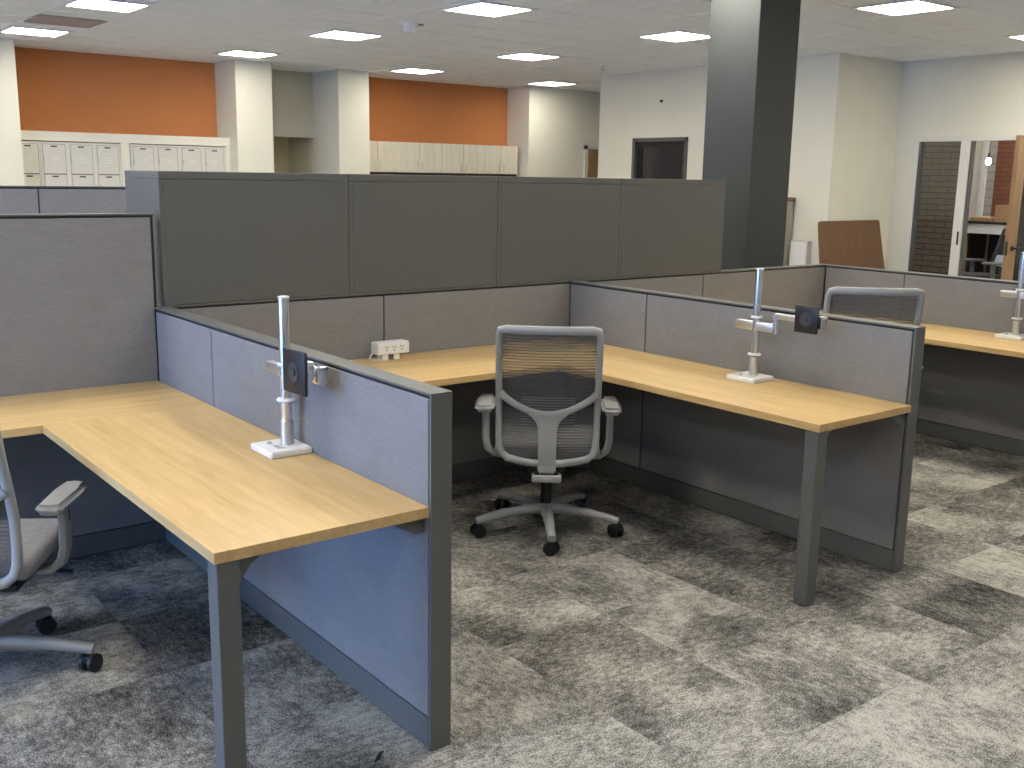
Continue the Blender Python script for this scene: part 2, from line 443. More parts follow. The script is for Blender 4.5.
# glazed frame and the open oak door in the far right wall
d = MB()
d.box(9.755, 9.84, 4.56, 4.64, 0, 2.0995, .003).box(9.755, 9.84, 3.94, 4.045, 0, 2.0995, .003).box(9.755, 9.84, 2.96, 4.64, 2.10, 2.15, .003).box(9.755, 9.84, 2.96, 3.0, 0, 2.0995, .003)
d.box(9.755, 9.84, 4.045, 4.56, 0, .1, .004)
fr = struct(d.build('window_3', 'alu'), 'white frame around the glass sidelight and door opening')
MB().box(9.80, 9.81, 4.045, 4.56, .1, 2.1).build('pane', 'glass', fr)
MB().box(9.765, 9.83, 4.537, 4.56, .1, 2.1).box(9.765, 9.83, 4.045, 4.055, .1, 2.1).build('gasket', 'dframe', fr)
MB().box(9.78, 9.84, 3.915, 3.94, 0, 2.1).build('door_stop', 'dframe', fr)  # dark grey puts the shade on the stop into its colour
MB().box(9.748, 9.757, 3.965, 3.985, .95, 1.10, .003).build('strike_plate', 'steel_black', fr)
s = MB(); X0, X1, YA, YC = 8.87, 9.76, 2.935, 2.98
s.box(X0, X0+.16, YA, YC, .01, 2.11, .002).box(X1-.13, X1, YA, YC, .01, 2.11, .002).box(X0+.16, X1-.13, YA, YC, 1.98, 2.11).box(X0+.16, X1-.13, YA, YC, .01, .28)
dl = struct(s.build('door_2', 'door'), 'open oak door with a glass panel and black lever')
MB().box(X0+.16, X1-.13, 2.953, 2.961, .28, 1.98).build('pane', 'glass', dl)
h = MB(); h.cyl((X0+.065, YA, 1.0), (X0+.065, YA-.012, 1.0), .028, n=20, bev=.003).cyl((X0+.065, YA-.01, 1.0), (X0+.065, YA-.055, 1.0), .010)
h.sweep([(X0+.06, YA-.052, 1.0), (X0+.10, YA-.052, 1.0), (X0+.18, YA-.05, .998)], .018, .02, (0, 0, 1))
h.build('lever_handle', 'black', dl, smooth=True)
MB().box(X0-.002, X0+.002, YA+.010, YC-.010, .93, 1.07, .001).build('latch_plate', 'steel_black', dl)

# wooden door seen past the end of the long wall
d = MB(); d.box(10.19, 11.1, 10.75, 10.795, 0, 2.09, .003)
d = struct(d.build('door_3', 'door'), 'wooden door far back past the white wall end')
MB().box(10.13, 10.19, 10.77, 10.8, 0, 2.14).box(11.1, 11.16, 10.77, 10.8, 0, 2.14).box(10.13, 11.16, 10.77, 10.8, 2.09, 2.14).build('door_frame', 'alu', d)

# room behind the open door
sbox('wall_far', 'brick_grey', 11.0, 11.15, 4.68, 6.6, 0, H, label='grey brown brick wall behind the glass sidelight')
sbox('wall_far.001', 'tan', 13.5, 13.62, 5.77, 8.9, 0, H)
sbox('wall_far.002', 'block', 13.5, 13.62, 5.58, 5.70, 0, H)
sbox('wall_far.003', 'brick_red', 13.5, 13.62, 1.5, 5.58, 0, H)
sbox('trim_4', 'alu', 13.44, 13.62, 5.70, 5.77, 0, H)
sbox('wall_far.004', 'wall', 9.89, 13.6, 1.4, 1.5, 0, H)

# ---------------------------------------------------------------- ceiling fixtures
def light_fixture(label, x, y, tilt=0):
    t = thing('ceiling_light', label, 'ceiling light', (x, y, H), 0, 'square ceiling light panels')
    f = MB(); a = .300; b = .262
    f.box(-a, a, -a, -b, -.013, 0, .003).box(-a, a, b, a, -.013, 0, .003).box(-a, -b, -b, b, -.013, 0, .003).box(b, a, -b, b, -.013, 0, .003)
    f.build('frame', 'white', t)
    MB().box(-b, b, -b, b, -.009, -.004).build('diffuser', 'lamp', t)
    return t
L0 = light_fixture('square ceiling light panel left of the orange wall column, beyond the air grille', 1.425, 9.52)
ceil_lights = [
    (1.437, 7.18, 'square ceiling light panel in front of the air grille, at the top edge'),
    (3.935, 5.10, 'square ceiling light panel at the top edge, nearest beside the smoke detector'),
    (3.887, 7.46, 'square ceiling light panel just behind the smoke detector'),
    (3.863, 9.80, 'square ceiling light panel directly above the white column right of lockers'),
    (6.362, 7.59, 'square ceiling light panel in mid room between smoke detector and sprinkler'),
    (6.387, 10.02, 'square ceiling light panel in front of the orange wall over the cabinets'),
    (8.85, 10.13, 'farthest square ceiling light panel, above the corner right of the cabinets'),
    (6.29, 5.15, 'square ceiling light panel partly hidden by the dark grey pillar'),
    (6.30, 2.69, 'square ceiling light panel right of the dark grey pillar'),
    (8.74, 2.69, 'square ceiling light panel cut by the right edge above the wooden door'),
]
def dim(root):
    for ch in root.children:
        if ch.name.startswith('diffuser'):
            ch.data = ch.data.copy(); ch.data.materials[0] = M['lamp_dim']
for x, y, lb in ceil_lights:
    c_ = copy_thing(L0, (x, y, H), 0, lb)
    if y > 9: dim(c_)

for x in (-5.89, -3.45, -1.01, 1.43, 3.87, 6.31, 8.75):
    for y in (-2.19, .25, 2.69, 5.13):
        if x > 5 and y > 2 or (x > 3 and y > 5): continue
        c_ = copy_thing(L0, (x, y, H), 0, 'square ceiling light panel outside the view above the workstations')
        if y < 0: dim(c_)
for x, y in ((-1.01, 7.57), (-1.01, 10.01), (-3.45, 7.57), (-5.89, 7.57)):
    copy_thing(L0, (x, y, H), 0, 'square ceiling light panel outside the view above the workstations')
for p in ((10.45, 3.4, H), (12.4, 4.8, H), (10.45, 5.8, H), (12.4, 2.6, H)): copy_thing(L0, p, 0, 'unseen ceiling light panel added to brighten the room behind the open door')  # unseen panels added to brighten the back room

dim(L0)
t = thing('air_grille', 'pinkish ceiling air grille between two light panels near the left wall', 'air vent', (1.45, 8.49, H))
MB().box(-.30, .30, -.30, -.275, -.012, 0).box(-.30, .30, .275, .30, -.012, 0).box(-.30, -.275, -.275, .275, -.012, 0).box(.275, .30, -.275, .275, -.012, 0).build('frame', 'beige', t)
v = MB()
for i in range(24):
    yy = -.27 + i*.0235
    v.box(-.275, .275, yy, yy+.014, -.010, -.004)
v.box(-.275, .275, -.275, .275, -.004, -.001)
v.build('louvers', 'vent', t)

t = thing('smoke_detector', 'round white smoke detector on the ceiling between the light panels', 'smoke detector', (3.90, 6.28, H))
MB().lathe([(.085, 0), (.085, -.014), (.07, -.034), (.065, -.034)]).build('base', 'white', t, True)
MB().lathe([(.058, -.032), (.064, -.055), (.05, -.085), (.018, -.095)]).build('sensor_head', 'white', t, True)
MB().box(.075, .15, -.018, .018, -.012, 0, .004).build('bracket', 'beige', t)
t = thing('sprinkler_head', 'small white ceiling sprinkler near the end of the white wall', 'sprinkler', (7.71, 7.77, H))
MB().lathe([(.05, 0), (.05, -.006), (.02, -.01)]).build('escutcheon', 'white', t, True)
MB().cyl((0, 0, -.005), (0, 0, -.05), .010).cyl((0, 0, -.05), (0, 0, -.056), .03).build('deflector', 'brushed', t, True)
t = MB().cyl((8.56, 7.53, 2.62), (8.515, 7.53, 2.62), .018, .012, bev=.003).build('cable_stub', 'black', None, True, origin=(8.55, 7.53, 2.62))
tag(t, 'small black cable stub on the white wall above the dark doorway', 'cable')

# ---------------------------------------------------------------- lockers
def locker(x0, x1, zt, label, first=None):
    t = thing('locker', label, 'locker', ((x0+x1)/2, 11.12, 0), 0, 'white lockers under the orange wall')
    w = (x1-x0)/2; yf = -.32
    b = MB(); b.box(-w, w, yf+.012, 0, 0, zt+.015)
    b.box(-w, -w+.026, yf-.004, yf+.012, 0, zt+.015).box(w-.026, w, yf-.004, yf+.012, 0, zt+.015).box(-w+.026, w-.026, yf-.004, yf+.012, zt-.008, zt+.015)
    b.build('body', 'locker', t)
    MB().box(-w+.026, w-.026, yf+.006, yf+.013, .02, zt-.008).build('gap', 'dark_gap', t)
    z = zt-.012
    dw = w-.030
    for k in range(5):
        dh = .335
        d = MB(); d.box(-dw, dw, yf-.006, yf+.010, z-dh, z, .003)
        do = d.build('door', 'locker', t)
        l = MB()
        for j in range(3): l.box(-dw*.36, dw*.42, yf-.014, yf-.004, z-.150-.026*j, z-.143-.026*j, .002)
        l.build('louver', 'white', do)
        MB().box(-.035, .035, yf-.009, yf-.004, z-.030, z-.014, .002).build('number_plate', 'dark_gap', do)
        h = MB(); h.box(-dw+.006, -dw+.022, yf-.016, yf-.004, z-.205, z-.135, .003)
        h.cyl((-dw+.016, yf-.012, z-.19), (-dw+.016, yf-.022, z-.19), .009, n=12)
        h.build('latch', 'brushed', do)
        z -= .345
    return t
edges = [(1.40, 1.68), (1.675, 1.977), (1.977, 2.279), (2.279, 2.581), (2.70, 3.005), (3.005, 3.303), (3.303, 3.602), (3.602, 3.9)]
lbls = ['white locker at the left end, beside the white column', 'second white locker from the left white column',
        'third white locker from the left white column', 'white locker just left of the plain filler strip',
        'white locker just right of the plain filler strip', 'third white locker from the right end of the row',
        'second white locker from the right end of the row', 'white locker at the right end, beside the column']
for (a, b), l in zip(edges, lbls):
    a, b = (-1.504 + (v_+1.504)*1.0108 for v_ in (a, b))
    locker(max(a, 1.436), b, 1.921, l)
sbox('trim_5', 'wall', 3.962, 4.02, 10.81, 11.2, 0, 1.948)

# ---------------------------------------------------------------- pale wall cabinets
def wall_cab(x0, x1, label):
    t = thing('wall_cabinet', label, 'wall cabinet', ((x0+x1)/2, 11.36, 1.66), 0, 'pale wall cabinets under the orange wall')
    w = (x1-x0)/2; hh = .435
    MB().box(-w, w, -.34, 0, 0, hh).build('body', 'cab', t)
    MB().box(-w, w, -.335, -.02, -.035, 0).build('bottom_strip', 'cab_dark', t)  # thin dark brown strip along the cabinet underside
    for sgn in (-1, 1):
        a, b = (-w+.002, -.002) if sgn < 0 else (.002, w-.002)
        d = MB().box(a, b, -.36, -.341, .002, hh-.002, .002).build('door', 'cab', t)
        hx = sgn*.045
        MB().sweep([(hx, -.36, .045), (hx, -.385, .055), (hx, -.388, .10), (hx, -.385, .145), (hx, -.36, .155)], .010, .010, (1, 0, 0), n=8).build('handle', 'brushed', d, True)
    return t
for a, b, l in ((6.02, 6.645, 'pale wood wall cabinet beside the white column, leftmost of four'),
                (6.645, 7.45, 'pale wood wall cabinet, second from the left column'),
                (7.45, 8.24, 'pale wood wall cabinet, third from the left column'),
                (8.24, 8.90, 'pale wood wall cabinet at the right end of the row')):
    wall_cab(a, b, l)

# ---------------------------------------------------------------- partitions
PT = .07; PH = 1.057; DZ = .737; YS = 2.156
def partition(label, axis, face, a0, a1, seams, h, ends=(False, False), group='grey fabric office partitions'):
    """a run of panels. axis 'Y': runs along Y, fabric on x=face and x=face+PT. axis 'X': runs along X, faces y=face, face+PT"""
    def bx(mb, u0, u1, v0, v1, z0, z1, bev=0):
        if axis == 'Y': return mb.box(face+v0, face+v1, u0, u1, z0, z1, bev)
        return mb.box(u0, u1, face+v0, face+v1, z0, z1, bev)
    loc = (face+PT/2, (a0+a1)/2, 0) if axis == 'Y' else ((a0+a1)/2, face+PT/2, 0)
    t = thing('office_partition', label, 'partition', loc, 0, group)
    bx(MB(), a0+.006, a1-.006, .007, PT-.007, .004, h-.006).build('core', 'core', t, world=True)
    bx(MB(), a0, a1, 0, PT, h-.007, h, .0015).build('top_cap', 'trim', t, world=True)
    bx(MB(), a0+(.012 if ends[0] else 0), a1-(.012 if ends[1] else 0), .001, PT-.001, .006, .098, .0015).build('base_raceway', 'trim', t, world=True)
    if ends[0]: bx(MB(), a0, a0+.009, 0, PT, 0, h-.0073, .0015).build('end_post', 'trim', t, world=True)
    if ends[1]: bx(MB(), a1-.009, a1, 0, PT, 0, h-.0073, .0015).build('end_post', 'trim', t, world=True)
    cuts = [a0] + list(seams) + [a1]
    for i in range(len(cuts)-1):
        u0 = cuts[i] + (.016 if (i == 0 and ends[0]) else (.016 if i == 0 else .004))
        u1 = cuts[i+1] - (.016 if (i == len(cuts)-2 and ends[1]) else (.018 if i == len(cuts)-2 else .004))
        for v0, v1 in ((.001, .010), (PT-.010, PT-.001)):
            bx(MB(), u0, u1, v0, v1, .102, h-.017, .003).build('fabric_tile', 'fabric', t, world=True)
    return t
p1 = partition('low grey fabric partition running toward the viewer beside the left desk', 'Y', 0.0, 0.0, YS-.001, (1.532,), PH, (True, False))
p2 = partition('low grey fabric partition along the right side of the middle desk', 'Y', 2.3535, -.0, YS-.001, (1.535,), PH, (True, False))
p3 = partition('low grey fabric partition behind the far right desk', 'Y', 4.7345, 0.0, YS-.001, (1.528,), PH, (True, False))
partition('tall grey fabric partition behind the left desk', 'X', YS, -2.36, .022, (-1.2,), 1.455)
partition('low grey fabric partition under the storage cabinets, behind the middle chair', 'X', YS, .024, 2.388, (1.144,), PH)
partition('low grey fabric partition across the back of the far right desk', 'X', YS, 2.39, 4.805, (3.485,), PH, (False, True))
partition('farthest tall grey fabric partition in front of the lockers', 'X', 4.10, -2.36, 2.39, (.038,), 1.535)

# ---------------------------------------------------------------- storage cabinets on the spine
bx_e = [.048, .955, 1.848, 2.741, 3.654]
bl = ['grey steel storage cabinet at the left end, above the low partition', 'grey steel storage cabinet second from left, above the socket block',
      'grey steel storage cabinet third from left, behind the middle chair', 'grey steel storage cabinet at the right end, beside the dark pillar']
for i in range(4):
    a, b = bx_e[i], bx_e[i+1]
    t = thing('storage_cabinet', bl[i], 'storage cabinet', ((a+b)/2, YS+.222, PH), 0, 'grey steel storage cabinets')
    w = (b-a)/2-.001; z1 = 1.6312-PH
    MB().box(-w, w, -.216, .222, .0, z1-.034, .002).build('body', 'bin', t)
    MB().box(-w, w, -.218, .222, z1-.033, z1, .003).build('top_cap', 'bin', t)
    MB().box(-w+.02, w-.022, -.2185, -.214, .004, z1-.036, .0015).build('back_panel', 'bin', t)

# ---------------------------------------------------------------- desks
TH = .03
def leg_post(x0, x1, y0, y1, t):
    m = MB().box(x0, x1, y0, y1, .006, DZ-TH, .003)
    l = m.build('leg', 'trim', t, world=True)
    MB().cyl(((x0+x1)/2, (y0+y1)/2, 0), ((x0+x1)/2, (y0+y1)/2, .012), .022, n=16).build('foot', 'black', l, world=True)
    return l
def desk(label, xl, xr, yjoint, y0, spine_x0, rx):
    """return slab x xl..xr, y y0..yjoint; spine slab x spine_x0..xr, y yjoint..YS"""
    t = thing('l_shaped_desk', label, 'desk', (xr-.3, 1.8, 0), 0, 'oak topped L shaped desks')
    MB().box(xl, xr, y0, yjoint-.0006, DZ-TH, DZ, .0015).build('return_worktop', 'oak_y', t, world=True)
    MB().box(spine_x0, xr, yjoint+.0006, YS, DZ-TH, DZ, .0015).build('spine_worktop', 'oak_x', t, world=True)
    leg_post(xl+.008, xl+.068, y0+.008, y0+.068, t)
    # curved steel gusset between leg and worktop, and wall brackets at the partition
    pts = [(0, 0), (.095, 0), (.062, -.014), (.035, -.034), (.015, -.062), (0, -.095)]
    mat = Matrix.Translation((xl+.068, y0+.045, DZ-TH-.001)) @ Matrix.Rotation(R(90), 4, 'X')
    MB().prism(pts, 0, .012, mat=mat).build('gusset', 'trim', t, world=True)
    mat = Matrix.Translation((xr, y0+.03, DZ-TH-.001)) @ Matrix.Rotation(R(90), 4, 'X') @ Matrix.Diagonal((-1, 1, 1, 1))
    MB().prism([(0.001, 0), (.10, 0), (.10, -.010), (.03, -.05), (.001, -.05)], 0, .004, mat=mat).build('bracket', 'trim', t, world=True)
    return t
desk('oak topped L shaped desk nearest the viewer, beside the tall partition', -.616, 0, 1.57, .008, -2.34, 0)
desk('oak topped L shaped desk in the middle, with the grey mesh chair', 1.737, 2.3535, 1.50, -.009, .0715, 0)
desk('oak topped L shaped desk farthest to the right', 4.118, 4.7345, 1.50, .008, 2.425, 0)

# ---------------------------------------------------------------- power block on the middle desk
t = thing('power_outlet_block', 'white desktop power socket block on the middle desk against the back partition', 'power strip', (1.12, 2.07, DZ), 0)
MB().box(-.085, .095, -.035, .035, .030, .090, .006).build('body', 'white', t)
MB().box(-.055, -.020, -.025, .025, 0, .032, .003).box(.010, .045, -.025, .025, 0, .032, .003).build('foot', 'white', t)
s = MB()
for cx, ww in ((-.035, .03), (.008, .03), (.052, .026)):
    s.box(cx-.010, cx-.007, -.0365, -.034, .062, .072).box(cx+.003, cx+.006, -.0365, -.034, .060, .072).cyl((cx-.001, -.034, .051), (cx-.001, -.0365, .051), .004, n=10)
s.build('socket', 'socket', t)
MB().sweep([(-.075, .01, .045), (-.095, .012, .030), (-.11, .005, .012), (-.10, -.01, .006), (-.07, -.015, .006), (-.045, -.012, .008)], .009, .009, (0, 0, 1), n=8).build('cord', 'white', t, True)

# ---------------------------------------------------------------- monitor arms
def monitor_arm(label, loc, rz, poses):
    """pole stand. poses: yb0, yb1 first link; second link end, plate offset and turn"""
    t = thing('monitor_arm', label, 'monitor arm', loc, rz, 'chrome monitor arms on the desks')
    MB().prism([(-.095, -.08), (.052, -.08), (.052, .08), (-.095, .08)], 0, .022, .004).build('base_plate', 'white', t)
    p = MB(); p.cyl((0, 0, .022), (0, 0, .506), .0185, n=32, bev=.002)
    p.build('pole', 'chrome', t, True)
    MB().cyl((0, 0, .022), (0, 0, .105), .0215, n=32, bev=.002).build('pole_sleeve', 'brushed', t, True)
    MB().cyl((0, 0, .503), (0, 0, .509), .0185, n=32, bev=.001).build('pole_cap', 'white', t, True)
    MB().cyl((0, 0, poses), (0, 0, poses+.010), .031, n=32, bev=.003).build('collar', 'white', t, True)
    MB().cyl((0, 0, .284), (0, 0, .293), .026, n=32, bev=.002).build('clamp_ring', 'white', t, True)
    MB().box(-.055, -.03, -.05, -.01, .022, .027, .002).cyl((-.05, .03, .022), (-.05, .03, .03), .008, n=12).build('bolt', 'brushed', t, True)
    return t
def link(t, name, p0, p1, w, z0, z1, mat='brushed'):
    a = Vector((p0[0], p0[1], 0)); b = Vector((p1[0], p1[1], 0)); d = (b-a)
    ang = math.atan2(d.y, d.x)
    m = Matrix.Translation(a) @ Matrix.Rotation(ang, 4, 'Z')
    return MB().box(0, d.length, -w/2, w/2, z0, z1, .005, mat=m).build(name, mat, t, True)
def vesa(t, c, rz, size=.118):
    a = MB(); m = Matrix.Translation(c) @ Matrix.Rotation(rz, 4, 'Z')
    a.box(-.006, .006, -size/2, size/2, -size/2, size/2, .005, mat=m)
    o = a.build('mounting_plate', 'black', t, True)
    k = MB(); q = m.to_3x3()
    k.cyl(Vector(c)+q@Vector((-.006, 0, 0)), Vector(c)+q@Vector((-.0075, 0, 0)), .030, n=28).cyl(Vector(c)+q@Vector((-.006, 0, 0)), Vector(c)+q@Vector((-.011, 0, 0)), .014, n=20)
    for sy in (-1, 1):
        for sz in (-1, 1): k.cyl(Vector(c)+q@Vector((-.005, sy*.045, sz*.045)), Vector(c)+q@Vector((-.0075, sy*.045, sz*.045)), .004, n=10)
    k.build('hub', 'chair_dark', o, True)
    n = MB(); n.cyl(Vector(c)+q@Vector((.005, 0, 0)), Vector(c)+q@Vector((.045, 0, 0)), .014, n=16, bev=.002)
    n.box(.030, .055, -.022, .022, -.030, .030, .005, mat=m)
    n.build('tilt_head', 'chrome', t, True)
# near arm, on the left desk
t = monitor_arm('chrome monitor arm on the nearest desk, its black plate turned to the viewer', (-.053, .775, DZ), 0, .166)
link(t, 'lower_link', (0, .125), (.012, -.10), .030, .245, .283)
MB().cyl((.012, -.10, .240), (.012, -.10, .292), .019, n=20, bev=.003).build('joint', 'chrome', t, True)
link(t, 'upper_link', (.012, -.10), (.014, -.195), .026, .272, .306)
MB().box(-.004, .036, -.228, -.192, .258, .313, .005).build('end_block', 'chrome', t, True)
vesa(t, (-.066, -.205, .302), R(3), .136)
# middle arm
t = monitor_arm('chrome monitor arm on the middle desk, reaching out with a small black plate', (2.246, .725, DZ), 0, .112)
link(t, 'lower_link', (0, .112), (0, -.112), .032, .228, .268)
MB().cyl((0, -.112, .222), (0, -.112, .312), .018, n=20, bev=.003).build('joint', 'chrome', t, True)
link(t, 'upper_link', (0, -.105), (-.004, -.34), .026, .292, .318)
MB().box(-.02, .03, -.358, -.335, .272, .330, .005).build('end_block', 'chrome', t, True)
vesa(t, (-.045, -.302, .315), 0, .118)
# far arm
t = monitor_arm('chrome monitor arm on the far right desk, cut by the picture edge', (4.620, .700, DZ), 0, .112)
link(t, 'lower_link', (0, .115), (0, -.12), .032, .236, .276)
MB().cyl((0, -.12, .230), (0, -.12, .305), .018, n=20, bev=.003).build('joint', 'chrome', t, True)
link(t, 'upper_link', (0, -.12), (-.02, -.33), .026, .280, .308)
vesa(t, (-.055, -.30, .315), 0, .118)

# ---------------------------------------------------------------- office chair
def surf(u, z, off=0):
    y = -.225 - .115*max(0.0, (z-.40)/.6)**1.25 + .030*(u/.22)**2
    # slight lumbar swell toward the sitter
    y += .025*math.exp(-((z-.62)/.12)**2)
    return Vector((u, y + off, z))
def arc_pts(cx, cz, r, a0, a1, n=6):
    return [(cx+r*math.cos(R(a0+(a1-a0)*i/n)), cz+r*math.sin(R(a0+(a1-a0)*i/n))) for i in range(n+1)]
def make_chair(label, loc, rz, mats=('chair', 'mesh', 'seat'), base_rot=0, lift=0.0, group='grey mesh office chairs'):
    pl, me, st = mats
    t = thing('office_chair', label, 'office chair', loc, rz, group)
    # five star base with casters
    hub = MB().lathe([(.030, .075), (.042, .085), (.044, .125), (.034, .135)]).build('base_hub', pl, t, True)
    for k in range(5):
        a = base_rot + 2*math.pi*k/5; c, s = math.cos(a), math.sin(a)
        L = [(.030, .108), (.10, .110), (.20, .102), (.28, .088), (.330, .077)]
        MB().sweep([(c*r, s*r, z) for r, z in [(q_*1.05, z) for q_, z in L]], [.056, .052, .046, .042, .040], [.050, .046, .040, .036, .032], (0, 0, 1), n=12).build('base_arm', pl, hub, True)
        cw = MB(); q = Matrix.Translation((c*.335, s*.335, 0)) @ Matrix.Rotation(a + 1.1 + k*1.3, 4, 'Z')
        for sd in (-1, 1):
            p0 = q @ Vector((0, sd*.006, .031)); p1 = q @ Vector((0, sd*.028, .031)); cw.cyl(p0, p1, .031, n=20, bev=.004)
        cw.cyl((c*.335, s*.335, .03), (c*.335, s*.335, .072), .009, n=12)
        cw.box(-.022, .018, -.012, .012, .028, .058, .008, mat=q)
        cw.build('caster', 'black', hub, True)
    MB().cyl((0, 0, .12), (0, 0, .30), .026, n=20).cyl((0, 0, .29), (0, 0, .335+lift), .018, n=20).build('gas_cylinder', 'steel_black', t, True)
    z = lift
    mch = MB(); mch.box(-.085, .085, -.15, .13, .315+z, .365+z, .012).box(-.19, .19, -.16, .17, .352+z, .378+z, .008)
    mch.box(-.055, .055, -.245, -.12, .315+z, .36+z, .012)
    mch.build('mechanism', 'black', t, True)
    MB().sweep([(.08, .05, .345+z), (.20, .055, .342+z), (.285, .06, .335+z)], .018, .012, (0, 0, 1), n=8).build('height_lever', 'black', t, True)
    # cushion
    cu = MB(); w = .238
    rows = []
    pts = [(-.20, 0), (-.10, .004), (.05, .002), (.17, -.004), (.235, -.025)]
    cu.box(-w, w, -.185, .26, .392+z, .458+z, .030, 4)
    cu.build('seat_cushion', st, t, True)
    # arms
    for sd in (-1, 1):
        x = sd*.288
        pad = MB(); pad.prism([(x-.042, -.13), (x-.048, .04), (x-.038, .135), (x, .15), (x+.038, .135), (x+.048, .04), (x+.042, -.13), (x, -.142)], .586+z, .622+z, .014)
        ar = MB().sweep([(x, .005, .588+z), (x, .005, .53+z), (x, .000, .44+z), (x-sd*.012, -.008, .395+z), (x-sd*.045, -.010, .368+z), (x-sd*.13, -.01, .360+z)], [.060, .060, .056, .052, .048, .046], [.034, .034, .034, .034, .028, .022], lambda i, sd=sd: Vector((sd, 0, .0)) if i < 3 else (Vector((sd, 0, -.8)) if i == 3 else Vector((0, 0, -1))), n=12)
        post = ar.build('armrest_post', pl, t, True)
        MB().cyl((x, .005, .53+z), (x, .005, .588+z), .018, n=14).build('post_collar', 'chair_dark', post, True)
        pad.build('armrest_pad', pl, t, True)
    # back frame loop
    loop = []
    loop += [(u, .998) for u in (-.185, -.12, -.06, 0, .06, .12, .185)]
    loop += [(.208, .992), (.216, .970)]
    loop += [(.2165, zz) for zz in (.90, .80, .70, .60, .52)]
    loop += [(.214, .460), (.202, .424), (.177, .404)]
    loop += [(u, .384 + .020*(u/.177)**2) for u in (.13, .07, 0, -.07, -.13)]
    loop += [(-.177, .404), (-.202, .424), (-.214, .460)]
    loop += [(-.2165, zz) for zz in (.52, .60, .70, .80, .90)]
    loop += [(-.216, .970), (-.208, .992)]
    wd = []
    for u, zz in loop: wd.append(.038 if zz > .985 else (.029 if zz > .93 else (.030 if zz > .5 else .032)))
    fr = MB().sweep([surf(u, zz, -.004) + Vector((0, 0, z)) for u, zz in loop], wd, .030, lambda i: Vector((0, 1, .15)), closed=True, n=12)
    us = [-.212+.424*i/16 for i in range(17)]
    fr.sweep([surf(u, .612+.092*(abs(u)/.212)**2.0, -.010) + Vector((0, 0, z)) for u in us], [.040 if abs(u) > .19 else .030 for u in us], .026, lambda i: Vector((0, 1, .15)), n=10)
    fr.build('back_frame', pl, t, True)
    # spine with flared shoulders and foot
    def row(zz, hw): return (zz, [-hw, -hw*.5, 0, hw*.5, hw])
    rows = [row(.306, .040), row(.40, .040), row(.50, .040), row(.545, .042), row(.568, .047), row(.585, .056), row(.600, .070), row(.614, .088)]
    sp = MB().rows(rows, lambda u, zz, o: (surf(u, zz, o) if zz > .40 else surf(u, .40, o) + Vector((0, (.40-zz)*.25, zz-.40))) + Vector((0, 0, z)), -.026, .004)
    sp.box(-.066, .066, -.262, -.20, .305+z, .337+z, .008)
    sp.box(-.042, .042, -.245, -.13, .330+z, .385+z, .010)
    sp.build('back_spine', pl, t, True)
    # mesh sheet
    ms = bmesh.new(); grid = []
    NU, NZ = 16, 30
    for j in range(NZ+1):
        line = []
        for i in range(NU+1):
            uu = -1+2*i/NU; zz = .395+(.99-.395)*j/NZ
            hw = .212 if zz > .48 else .212-.05*((.48-zz)/.09)**2
            u = uu*hw
            line.append(ms.verts.new(surf(u, max(zz, .386+.02*(u/.175)**2), .010) + Vector((0, 0, z))))
        grid.append(line)
    for j in range(NZ):
        for i in range(NU): ms.faces.new((grid[j][i], grid[j][i+1], grid[j+1][i+1], grid[j+1][i]))
    mb = MB(); mb.bm.free(); mb.bm = ms
    mb.build('mesh_back', me, t, True)
    # lumbar pad behind the mesh
    rows = [(zz, [(-.125+.25*i/8)*(1 if .57 < zz < .67 else .94) for i in range(9)]) for zz in (.552, .56, .60, .64, .675, .684)]
    MB().rows(rows, lambda u, zz, o: surf(u, zz, o)+Vector((0, 0, z)), .016, .024).build('lumbar_pad', 'lumbar', t, True)
    return t
CH = make_chair('light grey mesh office chair tucked in the middle desk, seen from behind', (1.50, 1.295, 0), R(-40), base_rot=R(235+40))
make_chair('light grey mesh office chair cut by the left edge at the nearest desk', (-.925, 1.25, 0), R(-33), base_rot=R(-30+33), lift=.0)
make_chair('light grey mesh office chair showing only its top over the right partition', (3.026, .743, 0), R(-40), base_rot=R(19), lift=.135)
make_chair('dark grey office chair in the room behind the open door', (10.92, 4.26, 0), R(52), ('chair_mid', 'mesh_dark', 'seat_dark'), base_rot=R(10), lift=.09, group='dark office chairs')

# ---------------------------------------------------------------- things along the right walls
t = thing('standing_board', 'brown wood board standing on edge against the white wall corner', 'board', (8.75, 4.6, 0))
pts = [(-.62, 0), (.66, 0), (.655, .35), (.60, .75), (.555, 1.10), (.545, 1.19), (.53, 1.205), (-.585, 1.205), (-.61, 1.19), (-.615, 1.1)]
m = Matrix.Translation((0, .02, 0)) @ Matrix.Rotation(R(90-8), 4, 'X')
MB().prism(pts, -.014, .014, .003, mat=m).build('board', 'brown', t)
t.location = (8.94, 4.64, .002)
t = thing('tall_cabinet', 'tall beige metal cabinet behind the dark grey pillar', 'cabinet', (8.275, 5.65, 0))
MB().box(-.20, .245, -.33, .30, .03, 1.40, .004).build('body', 'beige', t)
MB().box(-.22, .25, -.35, .31, 1.40, 1.445, .006).build('top', 'brown', t)
MB().box(-.17, .225, -.30, .27, 0, .03).build('plinth', 'dframe', t)
for zz in (.07, .50, .93):
    d = MB().box(-.215, -.20, -.31, .28, zz, zz+.41, .003).build('drawer', 'beige', t)
    MB().box(-.230, -.213, -.08, .05, zz+.30, zz+.325, .004).build('handle', 'brushed', d)
t = thing('wall_box', 'low white box on the wall between the beige cabinet and brown board', 'wall box', (8.55, 5.17, .5))
MB().box(-.09, 0, -.12, .12, 0, .46, .004).build('body', 'locker', t)
MB().box(-.096, -.089, -.10, .10, .02, .44, .003).build('cover', 'white', t)

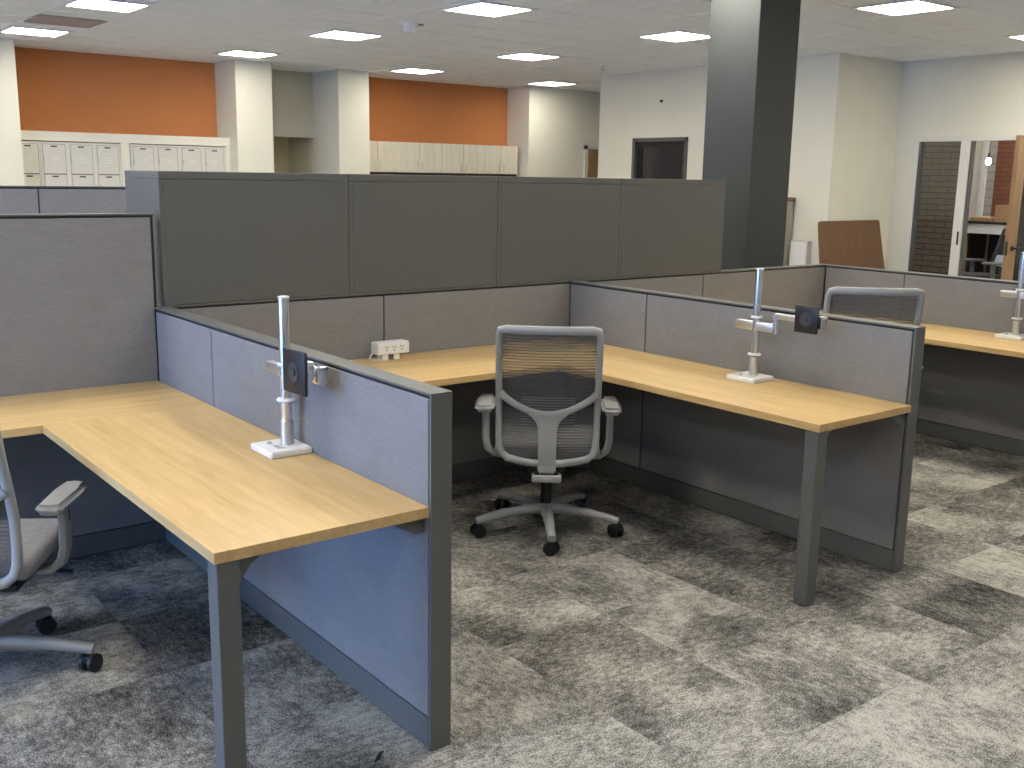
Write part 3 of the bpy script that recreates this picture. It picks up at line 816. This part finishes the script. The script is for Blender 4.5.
# things in the back room
t = thing('work_counter', 'tall counter with dark top and white front in the back room', 'counter', (11.7, 4.0, 0))
MB().box(-.33, .33, -.75, .84, 1.135, 1.165, .003).build('top', 'dark_top', t)
MB().box(-.31, -.28, -.72, .80, 1.01, 1.135, .002).build('apron', 'white', t)
for y0 in (-.72, .765):
    for x0 in (-.30, .25): MB().box(x0, x0+.05, y0, y0+.04, 0, 1.01 if x0 < 0 else 1.135, .002).build('leg', 'door', t)
MB().box(.27, .30, -.69, .77, .02, 1.12).box(-.24, .24, .785, .80, .02, 1.12).build('back_panel', 'dark_top', t)  # dark sheets added to stand for the shade under the counter
t = thing('cardboard_box', 'brown cardboard box standing on the dark counter in the back room', 'box', (11.62, 4.32, 1.165))
MB().box(-.14, .14, -.15, .15, 0, .21, .003).build('carton', 'card', t)
MB().box(-.14, .14, -.025, .025, .2095, .2115).build('tape', 'beige', t)
t = thing('flat_box', 'flat tan box lying on the dark counter beside the cardboard box', 'box', (11.62, 4.66, 1.165))
MB().box(-.13, .13, -.14, .14, 0, .045, .003).build('tray', 'card', t)
MB().box(-.132, .132, -.142, .142, .03, .052, .003).build('lid', 'oak_x', t)
t = thing('pendant_bulb', 'glowing pendant bulb hanging in the back room doorway view', 'pendant lamp', (11.85, 4.82, 1.84))
MB().lathe([(.010, .13), (.02, .12), (.032, .095), (.034, .075), (.028, .05), (.010, .035)]).build('bulb', 'bulb', t, True)
MB().cyl((0, 0, .12), (0, 0, .19), .017, n=16, bev=.003).build('socket', 'brown', t, True)
MB().cyl((0, 0, .17), (0, 0, H-1.84), .004, n=8).build('cord', 'black', t, True)

# scrap on the carpet
t = MB().sweep([(-.157, .046, .004), (-.140, .058, .006), (-.122, .075, .005), (-.112, .079, .004)], [.006, .012, .010, .006], [.005, .008, .007, .004], (0, 0, 1), n=8).build('plastic_scrap', 'black', None, True, origin=(-.135, .06, 0))
tag(t, 'small black plastic scrap on the carpet at the near partition end', 'scrap')

# ---------------------------------------------------------------- daylight
wd = bpy.data.worlds.new('sky'); SC.world = wd; wd.use_nodes = True
bg = wd.node_tree.nodes['Background']; bg.inputs[0].default_value = (.18, .42, 1.0, 1); bg.inputs[1].default_value = 9.5
for a, b in ((-.3, 1.3), (1.5, 3.1)):
    l = bpy.data.lights.new('window_portal', 'AREA'); l.shape = 'RECTANGLE'; l.size = 1.85; l.size_y = b-a
    l.cycles.is_portal = True
    o = bpy.data.objects.new('window_portal', l); COL.objects.link(o)
    o.location = (XL-.13, (a+b)/2, 1.175); o.rotation_euler = (0, R(-90), 0)

# ---------------------------------------------------------------- colour management
vs = SC.view_settings
vs.view_transform = 'Standard'; vs.look = 'None'; vs.gamma = 1; vs.exposure = 1.41; vs.use_curve_mapping = False
SC.cycles.max_bounces = 10; SC.cycles.diffuse_bounces = 3; SC.cycles.glossy_bounces = 4; SC.cycles.transparent_max_bounces = 12
SC.cycles.sample_clamp_indirect = 8
SC.cycles.use_denoising = True
